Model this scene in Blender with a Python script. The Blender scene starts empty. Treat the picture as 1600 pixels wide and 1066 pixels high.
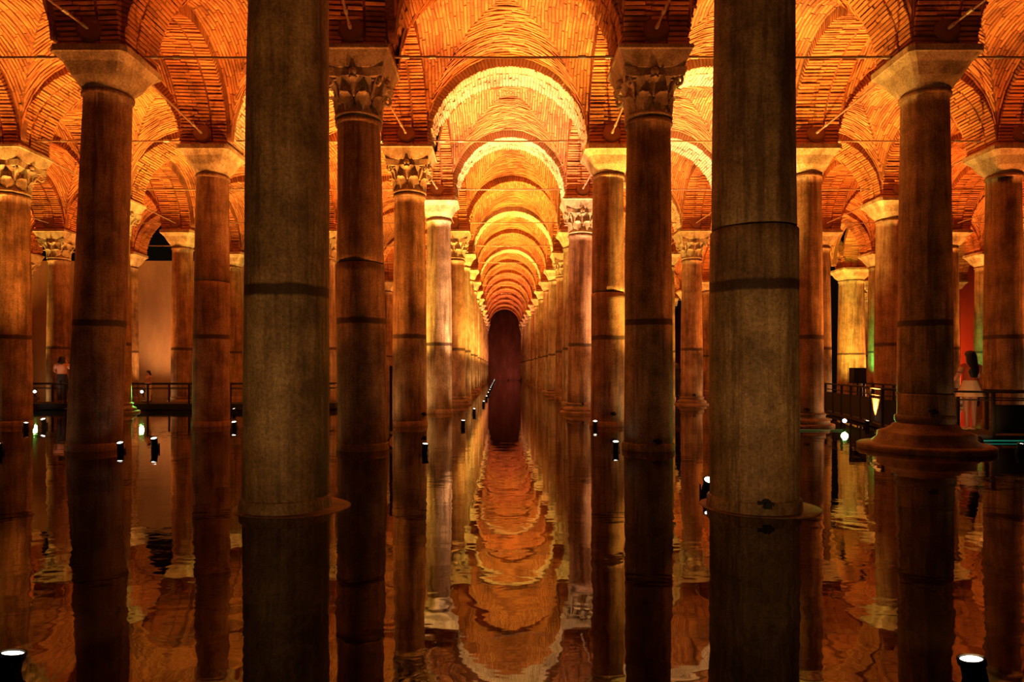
import bpy, bmesh, math, random
from mathutils import Vector, Matrix
sc = bpy.context.scene
col = sc.collection
R = random.Random(7)

# ------------------------------------------------------------------ camera, world, exposure
S = 4.9                      # column spacing, metres
F, VX, VY = 1040.0, 788.0, 577.0   # focal length and vanishing point on the 1600x1066 frame
CZ = 1.40                    # eye height above the water (water is z = 0)
cam = bpy.data.cameras.new('camera')
cam.sensor_width = 36.0
cam.lens = F / 1600.0 * 36.0
cam.shift_x = (800.0 - VX) / 1600.0
cam.shift_y = (VY - 533.0) / 1600.0
cam.clip_end = 300
camo = bpy.data.objects.new('camera', cam)
camo.location = (0, 0, CZ)
camo.rotation_euler = (math.pi / 2, 0, 0)
col.objects.link(camo)
sc.camera = camo
world = bpy.data.worlds.new('world')
sc.world = world
world.use_nodes = True
world.node_tree.nodes['Background'].inputs[0].default_value = (0.9, 0.5, 0.2, 1)
world.node_tree.nodes['Background'].inputs[1].default_value = 0.004
sc.view_settings.view_transform = 'Standard'
sc.view_settings.look = 'None'
sc.view_settings.gamma = 1
sc.view_settings.use_curve_mapping = False
sc.view_settings.exposure = 0.0
sc.cycles.use_denoising = True
sc.cycles.sample_clamp_indirect = 4.0
sc.cycles.max_bounces = 6
sc.cycles.diffuse_bounces = 3
sc.cycles.glossy_bounces = 3
POWER = 5000.0               # watts of one up-lighter

def WX(px, Zp): return (px - VX) * Zp * S / F
def WZ(py, Zp): return CZ - (py - VY) * Zp * S / F
def project(x, y, z):
    return VX + x / y * F, VY - (z - CZ) / y * F

# ------------------------------------------------------------------ materials
def new_mat(name):
    m = bpy.data.materials.new(name)
    m.use_nodes = True
    nt = m.node_tree
    b = nt.nodes['Principled BSDF']
    return m, nt, b
def N(nt, t, **kw):
    n = nt.nodes.new(t)
    for k, v in kw.items(): setattr(n, k, v)
    return n
def ramp(nt, stops):
    r = N(nt, 'ShaderNodeValToRGB')
    e = r.color_ramp.elements
    while len(e) < len(stops): e.new(0.5)
    for i, (p, c) in enumerate(stops):
        e[i].position = p; e[i].color = (*c, 1)
    return r
def noise(nt, scale, detail=4, rough=0.55, vec=None):
    n = N(nt, 'ShaderNodeTexNoise')
    n.inputs['Scale'].default_value = scale
    n.inputs['Detail'].default_value = detail
    n.inputs['Roughness'].default_value = rough
    if vec is not None: nt.links.new(vec, n.inputs['Vector'])
    return n
def mixc(nt, fac, a, b, mode='MIX'):
    m = N(nt, 'ShaderNodeMix', data_type='RGBA', blend_type=mode)
    for v, i in ((fac, 0), (a, 6), (b, 7)):
        if hasattr(v, 'links'): nt.links.new(v, m.inputs[i])
        elif isinstance(v, (int, float)): m.inputs[i].default_value = v
        else: m.inputs[i].default_value = (*v, 1)
    return m.outputs[2]
def math_node(nt, op, a, b=None):
    m = N(nt, 'ShaderNodeMath', operation=op)
    for i, v in enumerate((a, b)):
        if v is None: continue
        if hasattr(v, 'links'): nt.links.new(v, m.inputs[i])
        else: m.inputs[i].default_value = v
    return m.outputs[0]
def bump(nt, b, h, strength, dist):
    n = N(nt, 'ShaderNodeBump')
    n.inputs['Strength'].default_value = strength
    n.inputs['Distance'].default_value = dist
    nt.links.new(h, n.inputs['Height'])
    nt.links.new(n.outputs[0], b.inputs['Normal'])

def brick_mat(name, stops, rough=0.9):
    m, nt, b = new_mat(name)
    at = N(nt, 'ShaderNodeAttribute', attribute_name='tone')
    oi = N(nt, 'ShaderNodeObjectInfo')
    geo = N(nt, 'ShaderNodeNewGeometry')
    t = math_node(nt, 'ADD', at.outputs['Fac'], oi.outputs['Random'])
    t = math_node(nt, 'FRACT', t)
    nz = noise(nt, 1.3, 3, 0.6, geo.outputs['Position'])
    t2 = math_node(nt, 'ADD', math_node(nt, 'MULTIPLY', t, 0.55), math_node(nt, 'MULTIPLY', nz.outputs['Fac'], 0.5))
    r = ramp(nt, stops)
    nt.links.new(t2, r.inputs[0])
    fine = noise(nt, 26, 3, 0.7, geo.outputs['Position'])
    c = mixc(nt, 0.35, r.outputs[0], fine.outputs['Color'], 'OVERLAY')
    dn = noise(nt, 0.8, 4, 0.68, geo.outputs['Position'])      # soot and damp
    dr = ramp(nt, [(0.36, (0.50, 0.42, 0.36)), (0.5, (0.95, 0.93, 0.9)), (0.66, (1.12, 1.1, 1.05))]); nt.links.new(dn.outputs['Fac'], dr.inputs[0])
    c = mixc(nt, 1.0, c, dr.outputs[0], 'MULTIPLY')
    nt.links.new(c, b.inputs['Base Color'])
    b.inputs['Roughness'].default_value = rough
    mid = noise(nt, 9, 2, 0.65, geo.outputs['Position'])
    bump(nt, b, math_node(nt, 'ADD', fine.outputs['Fac'], mid.outputs['Fac']), 0.7, 0.02)
    return m
BR = brick_mat('old_brick', [(0.15, (0.33, 0.105, 0.035)), (0.45, (0.54, 0.20, 0.065)), (0.7, (0.63, 0.26, 0.085)), (0.9, (0.70, 0.34, 0.13))])
MO = brick_mat('mortar', [(0.2, (0.17, 0.05, 0.018)), (0.8, (0.28, 0.10, 0.04))])
LW = brick_mat('limewashed_lit_brick', [(0.2, (0.60, 0.43, 0.27)), (0.6, (0.74, 0.58, 0.40)), (0.9, (0.80, 0.66, 0.50))])  # cream plaster, its paleness also painting bright light on the soffits

LWM = brick_mat('limewashed_lit_mortar', [(0.2, (0.42, 0.27, 0.16)), (0.8, (0.58, 0.42, 0.28))])
def marble_mat(name, lo, mid, hi, wet=True, seed=0.0):
    m, nt, b = new_mat(name)
    tc = N(nt, 'ShaderNodeTexCoord')
    oi = N(nt, 'ShaderNodeObjectInfo')
    geo = N(nt, 'ShaderNodeNewGeometry')
    sep = N(nt, 'ShaderNodeSeparateXYZ'); nt.links.new(geo.outputs['Position'], sep.inputs[0])
    mp = N(nt, 'ShaderNodeMapping'); mp.inputs['Scale'].default_value = (5.5, 5.5, 0.42)
    mp.inputs['Location'].default_value = (seed, seed * 1.7, seed * 2.3)
    nt.links.new(geo.outputs['Position'], mp.inputs[0])
    st = noise(nt, 1.0, 5, 0.62, mp.outputs[0])              # vertical streaks
    bl = noise(nt, 2.4, 5, 0.68, geo.outputs['Position'])       # large blotches
    fi = noise(nt, 34, 4, 0.72, geo.outputs['Position'])      # grain
    t = math_node(nt, 'ADD', math_node(nt, 'MULTIPLY', st.outputs['Fac'], 0.42 if wet else 0.15), math_node(nt, 'MULTIPLY', bl.outputs['Fac'], 0.58 if wet else 0.85))
    r = ramp(nt, [(0.38, lo), (0.5, mid), (0.61, hi)])
    nt.links.new(t, r.inputs[0])
    fr = ramp(nt, [(0.3, (0.2, 0.2, 0.2)), (0.7, (0.8, 0.8, 0.8))]); nt.links.new(fi.outputs['Fac'], fr.inputs[0])
    c = mixc(nt, 0.8, r.outputs[0], fr.outputs[0], 'OVERLAY')
    mp2 = N(nt, 'ShaderNodeMapping'); mp2.inputs['Scale'].default_value = (15, 15, 0.7)
    nt.links.new(geo.outputs['Position'], mp2.inputs[0])
    s2 = noise(nt, 1.0, 4, 0.7, mp2.outputs[0])               # thin runs of damp
    s2r = ramp(nt, [(0.36, (0.38, 0.3, 0.24)), (0.52, (1, 1, 1))]); nt.links.new(s2.outputs['Fac'], s2r.inputs[0])
    c = mixc(nt, 0.5 if wet else 0.12, c, s2r.outputs[0], 'MULTIPLY')
    bg = noise(nt, 0.75, 4, 0.7, mp.outputs[0])               # dark rusty patches
    bgr = ramp(nt, [(0.54, (0, 0, 0)), (0.62, (1, 1, 1))]); nt.links.new(bg.outputs['Fac'], bgr.inputs[0])
    c = mixc(nt, math_node(nt, 'MULTIPLY', bgr.outputs[0], 0.6 if wet else 0.25), c, (0.075, 0.03, 0.016))
    # pits
    vo = noise(nt, 70, 2, 0.6, geo.outputs['Position'])
    pr = ramp(nt, [(0.30, (0.25, 0.22, 0.2)), (0.40, (1, 1, 1))]); nt.links.new(vo.outputs['Fac'], pr.inputs[0])
    c = mixc(nt, 0.7, c, pr.outputs[0], 'MULTIPLY')
    if wet:
        # old water mark: a dark ring about 2.2 m up, ragged, plus damp foot with its own tide line
        wob = noise(nt, 2.2, 4, 0.6, geo.outputs['Position'])
        zz = math_node(nt, 'ADD', sep.outputs['Z'], math_node(nt, 'MULTIPLY', math_node(nt, 'SUBTRACT', wob.outputs['Fac'], 0.5), 0.07))
        zz = math_node(nt, 'ADD', zz, math_node(nt, 'MULTIPLY', math_node(nt, 'SUBTRACT', oi.outputs['Random'], 0.5), 0.06))
        d = math_node(nt, 'ABSOLUTE', math_node(nt, 'SUBTRACT', zz, 2.2))
        br = ramp(nt, [(0.042, (1, 1, 1)), (0.066, (0, 0, 0))]); nt.links.new(d, br.inputs[0])
        f = math_node(nt, 'MULTIPLY', br.outputs[0], 0.88)
        c = mixc(nt, f, c, (0.030, 0.009, 0.006))
        up = ramp(nt, [(0.435, (0, 0, 0)), (0.455, (1, 1, 1))]); nt.links.new(math_node(nt, 'MULTIPLY', zz, 0.2), up.inputs[0])
        c = mixc(nt, math_node(nt, 'MULTIPLY', up.outputs[0], 0.35), c, mixc(nt, 1.0, c, (0.72, 0.5, 0.38), 'MULTIPLY'))
        lo2 = ramp(nt, [(0.10, (1, 1, 1)), (0.135, (0, 0, 0))])
        nt.links.new(math_node(nt, 'MULTIPLY', math_node(nt, 'ADD', zz, math_node(nt, 'MULTIPLY', wob.outputs['Fac'], 0.5)), 0.12), lo2.inputs[0])
        c = mixc(nt, math_node(nt, 'MULTIPLY', lo2.outputs[0], 0.5), c, mixc(nt, 1.0, c, (0.5, 0.38, 0.3), 'MULTIPLY'))
    nt.links.new(c, b.inputs['Base Color'])
    b.inputs['Roughness'].default_value = 0.62
    hs = math_node(nt, 'ADD', math_node(nt, 'ADD', fi.outputs['Fac'], s2.outputs['Fac']), math_node(nt, 'MULTIPLY', st.outputs['Fac'], 0.6))
    bump(nt, b, hs, 0.55, 0.012)
    return m
MA = [marble_mat('grey_brown_marble', (0.15, 0.09, 0.04), (0.33, 0.21, 0.095), (0.50, 0.34, 0.17), seed=0.0),
      marble_mat('red_brown_marble', (0.15, 0.075, 0.04), (0.33, 0.18, 0.095), (0.45, 0.30, 0.18), seed=3.1),
      marble_mat('pale_marble', (0.22, 0.16, 0.10), (0.42, 0.32, 0.2), (0.55, 0.45, 0.31), seed=7.7)]
CAPM = marble_mat('capital_stone', (0.28, 0.2, 0.11), (0.48, 0.36, 0.21), (0.6, 0.48, 0.3), wet=False)
FOOT = marble_mat('footing_stone', (0.07, 0.035, 0.02), (0.16, 0.085, 0.05), (0.24, 0.14, 0.085), wet=False)

def plain(name, c, rough=0.6, metal=0.0, emit=None, power=0.0, nscale=18.0, namt=0.25):
    m, nt, b = new_mat(name)
    geo = N(nt, 'ShaderNodeTexCoord')
    n = noise(nt, nscale, 4, 0.6, geo.outputs['Object'])
    nt.links.new(mixc(nt, namt, c, n.outputs['Color'], 'OVERLAY'), b.inputs['Base Color'])
    b.inputs['Roughness'].default_value = rough
    b.inputs['Metallic'].default_value = metal
    if emit:
        b.inputs['Emission Color'].default_value = (*emit, 1)
        b.inputs['Emission Strength'].default_value = power
    return m
IRON = plain('rusty_iron', (0.34, 0.2, 0.12), 0.5, 0.5)
STEEL = plain('pale_steel', (0.62, 0.52, 0.42), 0.35, 0.7)
DISC = plain('anchor_disc_clay', (0.26, 0.11, 0.05), 0.85)
BLACK = plain('black_paint', (0.0045, 0.0035, 0.0035), 0.8)
LENS = plain('lamp_lens', (0.9, 0.9, 0.85), 0.3, 0, (1.0, 0.93, 0.80), 14.0, namt=0.0)
LENSG = plain('green_strip', (0.1, 0.8, 0.4), 0.3, 0, (0.22, 0.6, 0.2), 0.13, namt=0.0)
LENST = plain('teal_strip', (0.1, 0.8, 0.6), 0.3, 0, (0.02, 0.7, 0.42), 0.16, namt=0.0)
DECK = plain('dark_deck', (0.007, 0.005, 0.005), 0.75)
SKIN = plain('skin', (0.55, 0.28, 0.18), 0.5, namt=0.08)
HAIR = plain('dark_hair', (0.008, 0.006, 0.006), 0.5)
REDTOP = plain('red_cloth', (0.5, 0.09, 0.04), 0.8, namt=0.1)
PALE = plain('pale_cloth', (0.8, 0.66, 0.45), 0.85, namt=0.1)
PINK = plain('pale_pink_cloth', (0.75, 0.42, 0.30), 0.85, namt=0.1)
DARKC = plain('dark_cloth', (0.015, 0.012, 0.012), 0.85, namt=0.1)

def wall_mat(name, a, b_, c_):
    m, nt, b = new_mat(name)
    geo = N(nt, 'ShaderNodeNewGeometry')
    mp = N(nt, 'ShaderNodeMapping'); mp.inputs['Scale'].default_value = (1, 1, 0.35)
    nt.links.new(geo.outputs['Position'], mp.inputs[0])
    n = noise(nt, 0.9, 7, 0.6, mp.outputs[0])
    r = ramp(nt, [(0.3, a), (0.5, b_), (0.7, c_)]); nt.links.new(n.outputs['Fac'], r.inputs[0])
    f = noise(nt, 22, 5, 0.7, geo.outputs['Position'])
    nt.links.new(mixc(nt, 0.3, r.outputs[0], f.outputs['Color'], 'OVERLAY'), b.inputs['Base Color'])
    b.inputs['Roughness'].default_value = 0.9
    bump(nt, b, f.outputs['Fac'], 0.4, 0.01)
    return m
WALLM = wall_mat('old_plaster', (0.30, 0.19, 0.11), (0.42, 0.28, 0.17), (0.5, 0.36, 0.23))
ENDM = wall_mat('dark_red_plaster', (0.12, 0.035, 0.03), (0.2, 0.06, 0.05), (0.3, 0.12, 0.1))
FLOORM = wall_mat('silty_floor', (0.04, 0.025, 0.015), (0.07, 0.045, 0.025), (0.1, 0.07, 0.04))

def water_mat():
    m, nt, b = new_mat('still_water')
    b.inputs['Base Color'].default_value = (0.011, 0.0065, 0.003, 1)
    b.inputs['Roughness'].default_value = 0.025
    b.inputs['IOR'].default_value = 1.30
    geo = N(nt, 'ShaderNodeNewGeometry')
    mp = N(nt, 'ShaderNodeMapping'); mp.inputs['Scale'].default_value = (0.75, 1.0, 1)
    nt.links.new(geo.outputs['Position'], mp.inputs[0])
    a = noise(nt, 2.2, 2, 0.5, mp.outputs[0])
    a.inputs['Distortion'].default_value = 0.6
    c = noise(nt, 8.0, 2, 0.5, mp.outputs[0])
    pt = noise(nt, 0.55, 2, 0.5, geo.outputs['Position'])      # calm and ruffled patches
    pr = ramp(nt, [(0.38, (0.12, 0.12, 0.12)), (0.62, (1, 1, 1))]); nt.links.new(pt.outputs['Fac'], pr.inputs[0])
    h = math_node(nt, 'ADD', a.outputs['Fac'], math_node(nt, 'MULTIPLY', math_node(nt, 'MULTIPLY', c.outputs['Fac'], 0.22), pr.outputs[0]))
    bump(nt, b, h, 1.0, 0.0028)
    return m
WATER = water_mat()

# ------------------------------------------------------------------ mesh helpers
class MB:
    def __init__(s): s.v = []; s.f = []; s.m = []; s.t = []; s.sm = []
    def add(s, vs, fs, mat=0, tone=0.0, smooth=False):
        o = len(s.v); s.v += [tuple(v) for v in vs]; s.t += [tone] * len(vs)
        for f in fs: s.f.append(tuple(o + i for i in f)); s.m.append(mat); s.sm.append(smooth)
        return s
    def box(s, c, d, mat=0, tone=0.0, M=None):
        vs = [Vector((c[0] + sx * d[0] / 2, c[1] + sy * d[1] / 2, c[2] + sz * d[2] / 2)) for sz in (-1, 1) for sy in (-1, 1) for sx in (-1, 1)]
        if M is not None: vs = [M @ v for v in vs]
        return s.add(vs, [(0, 2, 3, 1), (4, 5, 7, 6), (0, 1, 5, 4), (2, 6, 7, 3), (0, 4, 6, 2), (1, 3, 7, 5)], mat, tone)
    def tube(s, pts, r, n=10, mat=0, caps=True, smooth=True):
        pts = [Vector(p) for p in pts]
        rr = r if isinstance(r, (list, tuple)) else [r] * len(pts)
        vs = []
        for i, p in enumerate(pts):
            d = (pts[min(i + 1, len(pts) - 1)] - pts[max(i - 1, 0)]).normalized()
            a = d.cross(Vector((0, 0, 1)) if abs(d.z) < 0.9 else Vector((1, 0, 0))).normalized(); b = d.cross(a)
            for k in range(n):
                t = 2 * math.pi * k / n
                vs.append(p + (a * math.cos(t) + b * math.sin(t)) * rr[i])
        fs = [(i * n + k, i * n + (k + 1) % n, (i + 1) * n + (k + 1) % n, (i + 1) * n + k) for i in range(len(pts) - 1) for k in range(n)]
        s.add(vs, fs, mat, 0, smooth)
        if caps:
            s.add([vs[k] for k in range(n)], [tuple(range(n))], mat); e = (len(pts) - 1) * n
            s.add([vs[e + k] for k in range(n)], [tuple(reversed(range(n)))], mat)
        return s
    def lathe(s, prof, n=32, c=(0, 0), mat=0, jitter=0.0, seed=0, smooth=True, sq=None, lean=0.0, caps=True):
        # prof: (radius, z); sq: per-ring squareness 0..1; lean: x shift per metre of z
        q = random.Random(seed); ph = [q.uniform(0, 6.28) for _ in range(6)]
        vs = []
        for i, (r, z) in enumerate(prof):
            k_ = 0 if sq is None else sq[i]
            for k in range(n):
                t = 2 * math.pi * (k + 0.5) / n
                ca, sa = math.cos(t), math.sin(t)
                rr = r
                if k_: rr = r * ((1 - k_) + k_ / max(abs(ca), abs(sa)))
                if jitter: rr += jitter * (math.sin(2 * t + ph[0] + z * 0.7) + 0.6 * math.sin(3 * t + ph[1] - z * 1.3) + 0.5 * math.sin(5 * t + ph[2] + 2.1 * z))
                vs.append((c[0] + ca * rr + lean * z, c[1] + sa * rr, z))
        fs = [(i * n + k, i * n + (k + 1) % n, (i + 1) * n + (k + 1) % n, (i + 1) * n + k) for i in range(len(prof) - 1) for k in range(n)]
        s.add(vs, fs, mat, 0, smooth)
        if caps:
            s.add(vs[:n], [tuple(reversed(range(n)))], mat); s.add(vs[-n:], [tuple(range(n))], mat)
        return s
    def mesh(s, name, mats):
        me = bpy.data.meshes.new(name)
        me.from_pydata(s.v, [], s.f)
        for m in (mats if isinstance(mats, (list, tuple)) else [mats]): me.materials.append(m)
        me.polygons.foreach_set('material_index', s.m)
        me.polygons.foreach_set('use_smooth', s.sm)
        if any(s.t):
            a = me.attributes.new('tone', 'FLOAT', 'POINT'); a.data.foreach_set('value', s.t)
        me.update()
        return me
    def build(s, name, mats, parent=None, loc=None): return obj(name, s.mesh(name, mats), parent, loc)
def obj(name, data, parent=None, loc=None, M=None):
    o = bpy.data.objects.new(name, data); col.objects.link(o)
    if parent is not None: o.parent = parent
    if M is not None: o.matrix_basis = M
    elif loc is not None: o.location = loc
    return o
def tag(o, label=None, cat=None, group=None, kind=None):
    for k, v in (('label', label), ('category', cat), ('group', group), ('kind', kind)):
        if v: o[k] = v
    return o
def thing(name, label, cat, loc=(0, 0, 0), group=None, rz=0.0):
    o = obj(name, None, None, loc); o.rotation_euler[2] = rz; o.empty_display_size = 0.2
    return tag(o, label, cat, group)
ORD = ['zeroth', 'first', 'second', 'third', 'fourth', 'fifth', 'sixth', 'seventh', 'eighth', 'ninth', 'tenth', 'eleventh', 'twelfth', 'thirteenth', 'fourteenth', 'fifteenth', 'sixteenth', 'seventeenth']

# ------------------------------------------------------------------ column grid (row -1/+1 flank the aisle), in units of S
def interp(tab, p):
    ks = sorted(tab)
    if p <= ks[0]: return tab[ks[0]]
    for a, b in zip(ks, ks[1:]):
        if a <= p <= b: return tab[a] + (tab[b] - tab[a]) * (p - a) / (b - a)
    return tab[ks[-1]]
GRID = {-1: {0: -.47, 1: -.4525, 2: -.506, 3: -.481, 4: -.43, 5: -.40, 6: -.405, 8: -.42, 16: -.475},
        1: {0: .515, 1: .517, 2: .515, 3: .527, 4: .503, 5: .555, 6: .575, 8: .565, 16: .485},
        -2: {1: -1.46, 2: -1.465, 3: -1.489, 4: -1.48, 5: -1.445, 6: -1.48},
        2: {1: 1.5, 2: 1.5035, 3: 1.527, 4: 1.53, 5: 1.515, 6: 1.55},
        -3: {2: -2.48, 3: -2.50, 4: -2.55, 5: -2.60, 6: -2.60},
        3: {2: 2.53, 3: 2.535, 4: 2.53, 5: 2.55, 6: 2.57},
        -4: {3: -3.55, 5: -3.60}, 4: {3: 3.55, 5: 3.58, 6: 3.577, 7: 3.846, 8: 3.62},
        -5: {3: -4.62}, 5: {3: 4.60}, -6: {3: -5.66}, 6: {3: 5.64}}
LEAN = {(-2, 2): 0.040, (-1, 1): 0.006, (-2, 3): 0.006, (-1, 2): -0.012}   # metres sideways per metre of height
def CX(r, p): return interp(GRID[r], p) * S
def CY(p): return (p + 0.38) * S
ZSP = 6.80                                   # top of the capitals, arches spring here
def TX(r, p): return CX(r, p) + LEAN.get((r, p), 0) * ZSP
ROWS = [-6, -5, -4, -3, -2, -1, 1, 2, 3, 4, 5, 6]
def nxt(r): return ROWS[ROWS.index(r) + 1] if r != 6 else None
def in_view(x, p, m=1.0): return abs(x) < 0.80 * CY(p) + m * S
LASTP = {1: 16, 2: 14, 3: 12, 4: 11, 5: 8, 6: 8}
def last(r): return min(LASTP[abs(r)], 6) if r <= -3 else LASTP[abs(r)]

# ------------------------------------------------------------------ the setting: floor, water, walls
WY = 6.82 * S
MB().box((0, 9 * S, -0.45), (17 * S, 22 * S, 0.1)).build('floor', FLOORM)['kind'] = 'structure'
wm = MB(); nx, ny = 40, 50
wv = [(-8.4 * S + 16.8 * S * i / nx, -1.8 * S + 21 * S * j / ny, 0) for j in range(ny + 1) for i in range(nx + 1)]
wm.add(wv, [(j * (nx + 1) + i, j * (nx + 1) + i + 1, (j + 1) * (nx + 1) + i + 1, (j + 1) * (nx + 1) + i) for j in range(ny) for i in range(nx)], smooth=True)
tag(wm.build('water', WATER), 'dark still water mirroring the columns and lit vaults', 'water', kind='stuff')
w = MB().box(((-8.0 * S - 2.05 * S) / 2, WY, 3.15), (5.95 * S, 0.5, 7.3)).build('wall_left', WALLM); w['kind'] = 'structure'
w = MB().box((-2.10 * S, 12.0 * S, 4.4), (0.4, 10.3 * S, 9.6)).build('wall_side', WALLM); w['kind'] = 'structure'
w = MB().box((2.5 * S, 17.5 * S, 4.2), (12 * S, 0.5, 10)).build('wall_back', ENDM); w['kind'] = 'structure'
w = MB().box((6.55 * S, 8.9 * S, 4.4), (2.9 * S, 0.5, 9.6)).build('wall_right', WALLM); w['kind'] = 'structure'

# ------------------------------------------------------------------ vaults and arches
ARC_R, ARC_W, NV = 1.88, 1.08, 76
ceiling = obj('ceiling', None); ceiling['kind'] = 'structure'
def vault_mesh(seed):
    q = random.Random(seed)
    a, zs, Rz, dome = 1.91, 0.12, 2.02, 0.38
    def hz(t): return math.sqrt(max(0.0, 1 - (t / a) ** 2))
    def P(x, y, off=0.0):
        z = zs + Rz * max(hz(x), hz(y)) + dome * max(0, 1 - (x / a) ** 2) * max(0, 1 - (y / a) ** 2)
        return Vector((x, y, z - off))
    mb = MB(); n = 40; ext = 2.08
    ts = [-ext] + [a * math.sin(math.pi / 2 * (-1 + 2 * i / n)) for i in range(n + 1)] + [ext]
    k = len(ts)
    vs = [P(x, y) for y in ts for x in ts]
    mb.add(vs, [(j * k + i, (j + 1) * k + i, (j + 1) * k + i + 1, j * k + i + 1) for j in range(k - 1) for i in range(k - 1)], 1, 0.3, True)
    pitch = 0.073
    for web in range(4):
        rows = int(a / pitch)
        for row in range(rows):
            y1 = a - row * pitch; y0 = y1 - pitch * q.uniform(0.60, 0.74)
            ym = max(0.02, (y0 + y1) / 2)
            th = math.asin(min(0.992, ym / a)) if ym < a else 1.45
            # walk along the arc
            L = 2 * th * a; nb = max(1, int(L / 0.36)); off = q.uniform(0, 1)
            cuts = [-1.0] + [(-1 + 2 * (i + off) / nb) for i in range(nb)] + [1.0]
            cuts = [c for c in cuts if -1 <= c <= 1]
            cuts = sorted(set(cuts))
            for c0, c1 in zip(cuts, cuts[1:]):
                if c1 - c0 < 0.02: continue
                t0, t1 = c0 * th, c1 * th
                g = 0.007 / max(a * 2 * th, 0.1) * th * 2
                t0 += g; t1 -= g
                if t1 <= t0: continue
                x0, x1 = a * math.sin(t0), a * math.sin(t1)
                o = q.uniform(0.003, 0.024)
                base, top = [], []
                for (x, y) in ((x0, y0), (x1, y0), (x1, y1), (x0, y1)):
                    y_ = min(a - .001, y + q.uniform(-.007, .007) + 0.016 * math.sin(2.6 * x + row * 0.23 + seed + web * 2) + 0.008 * math.sin(7.3 * x + row * 0.5))
                    X, Y = [(x, y_), (x, -y_), (y_, x), (-y_, x)][web]
                    p = P(X, Y)
                    s_ = x / a                     # push along the inward normal
                    nrm = Vector(((s_, 0), (s_, 0), (0, s_), (0, s_))[web] + (math.sqrt(max(.02, 1 - s_ * s_)),)).normalized()
                    base.append(p + nrm * 0.01); top.append(p - nrm * o)
                mb.add(base + top, [(4, 5, 6, 7), (0, 1, 5, 4), (1, 2, 6, 5), (2, 3, 7, 6), (3, 0, 4, 7)], 0, q.random() * 0.98 + 0.01)
    return mb.mesh('vault', [BR, MO])
VAULTS = [vault_mesh(s) for s in (1, 2)]

# one arch: voussoir slots (angle, depth position, jitter)
def arch_slots(seed):
    q = random.Random(seed); out = []
    for i in range(NV):
        t = math.pi * (i + 0.5) / NV
        d0 = -ARC_W / 2
        for j, w_ in enumerate((0.37, 0.36, 0.35) if i % 2 else (0.37, 0.26, 0.45)):
            out.append((t, d0 + w_ / 2 - (0.016 if j == 0 else 0), w_ - (0.03 if j == 0 else 0), q.uniform(-0.016, 0.020), q.uniform(-0.045, 0.045), q.random()))
            d0 += w_
    return out
BT, BRAD = 0.053, 0.37      # brick thickness along the arc, radial height
def brick_matrix(t, dmid, w_, jr, jt):
    r = ARC_R + BRAD / 2 + jr
    return Matrix.Translation((-math.cos(t) * r, dmid, math.sin(t) * r)) @ Matrix.Rotation(t - math.pi / 2 + jt, 4, 'Y') @ Matrix.Diagonal((1, (w_ - 0.014) / 0.36, 1, 1))
bm0 = MB()      # a brick with softened edges: 8-corner box with chamfered lower rim
def brick_data(name, mat, seed):
    q = random.Random(seed)
    mb = MB(); x, y, z, c = BT / 2, 0.18, BRAD / 2, 0.006
    j = lambda: q.uniform(-.003, .003)
    rings = [[(x - c, y - c, -z), (-x + c, y - c, -z), (-x + c, -y + c, -z), (x - c, -y + c, -z)],
             [(x, y, -z + c), (-x, y, -z + c), (-x, -y, -z + c), (x, -y, -z + c)],
             [(x, y, z), (-x, y, z), (-x, -y, z), (x, -y, z)]]
    vs = [(a + j(), b + j(), d + j()) for r_ in rings for (a, b, d) in r_]
    fs = [(0, 3, 2, 1), (8, 9, 10, 11)]
    for k in range(2):
        for i in range(4): fs.append((k * 4 + i, k * 4 + (i + 1) % 4, k * 4 + 4 + (i + 1) % 4, k * 4 + 4 + i))
    mb.add(vs, fs, 0, 0.02)
    return mb.mesh(name, mat)
BRICKS = [brick_data('brick', BR, s) for s in range(4)]
BRICKV = [[tuple(v.co) for v in b.vertices] for b in BRICKS]; BRICKF = [[tuple(p.vertices) for p in b.polygons] for b in BRICKS]
def arch_core(mb, mat=1):
    r0, r1, hw, n = ARC_R + 0.026, ARC_R + 0.34, ARC_W / 2 - 0.012, 48
    vs = []
    for i in range(n + 1):
        t = math.pi * i / n
        for (r, y) in ((r0, -hw), (r0, hw), (r1, hw), (r1, -hw)): vs.append((-math.cos(t) * r, y, math.sin(t) * r))
    fs = [(i * 4 + k, (i + 1) * 4 + k, (i + 1) * 4 + (k + 1) % 4, i * 4 + (k + 1) % 4) for i in range(n) for k in range(4)]
    mb.add(vs, fs + [(0, 1, 2, 3), (n * 4 + 3, n * 4 + 2, n * 4 + 1, n * 4)], mat, 0.3)
def arch_joined(seed, mats, keep=None):
    mb = MB()
    if keep is None: arch_core(mb)
    for i, (t, dm, w_, jr, jt, tone) in enumerate(arch_slots(seed)):
        if keep is not None and i not in keep: continue
        M = brick_matrix(t, dm, w_, jr, jt); k = i % 4
        mb.add([M @ Vector(v) for v in BRICKV[k]], BRICKF[k], 0, tone * 0.98 + 0.01)
    return mb.mesh('arch', mats)
ARCH_B = [arch_joined(s, [BR, MO]) for s in (11, 12)]
ARCH_L = arch_joined(13, [LW, LWM])
mbc = MB(); arch_core(mbc, 0); CORE = mbc.mesh('arch_core', [MO])
def arch_matrix(A, B):
    """A, B: (x, y) of the two columns; local x runs from A to B"""
    d = Vector((B[0] - A[0], B[1] - A[1])); L = d.length
    sx = (L - 1.14) / (2 * ARC_R)
    return Matrix.Translation(((A[0] + B[0]) / 2, (A[1] + B[1]) / 2, ZSP)) @ Matrix.Rotation(math.atan2(d.y, d.x), 4, 'Z') @ Matrix.Diagonal((sx, 1, 1, 1)), sx
nb_single = 0
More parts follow.
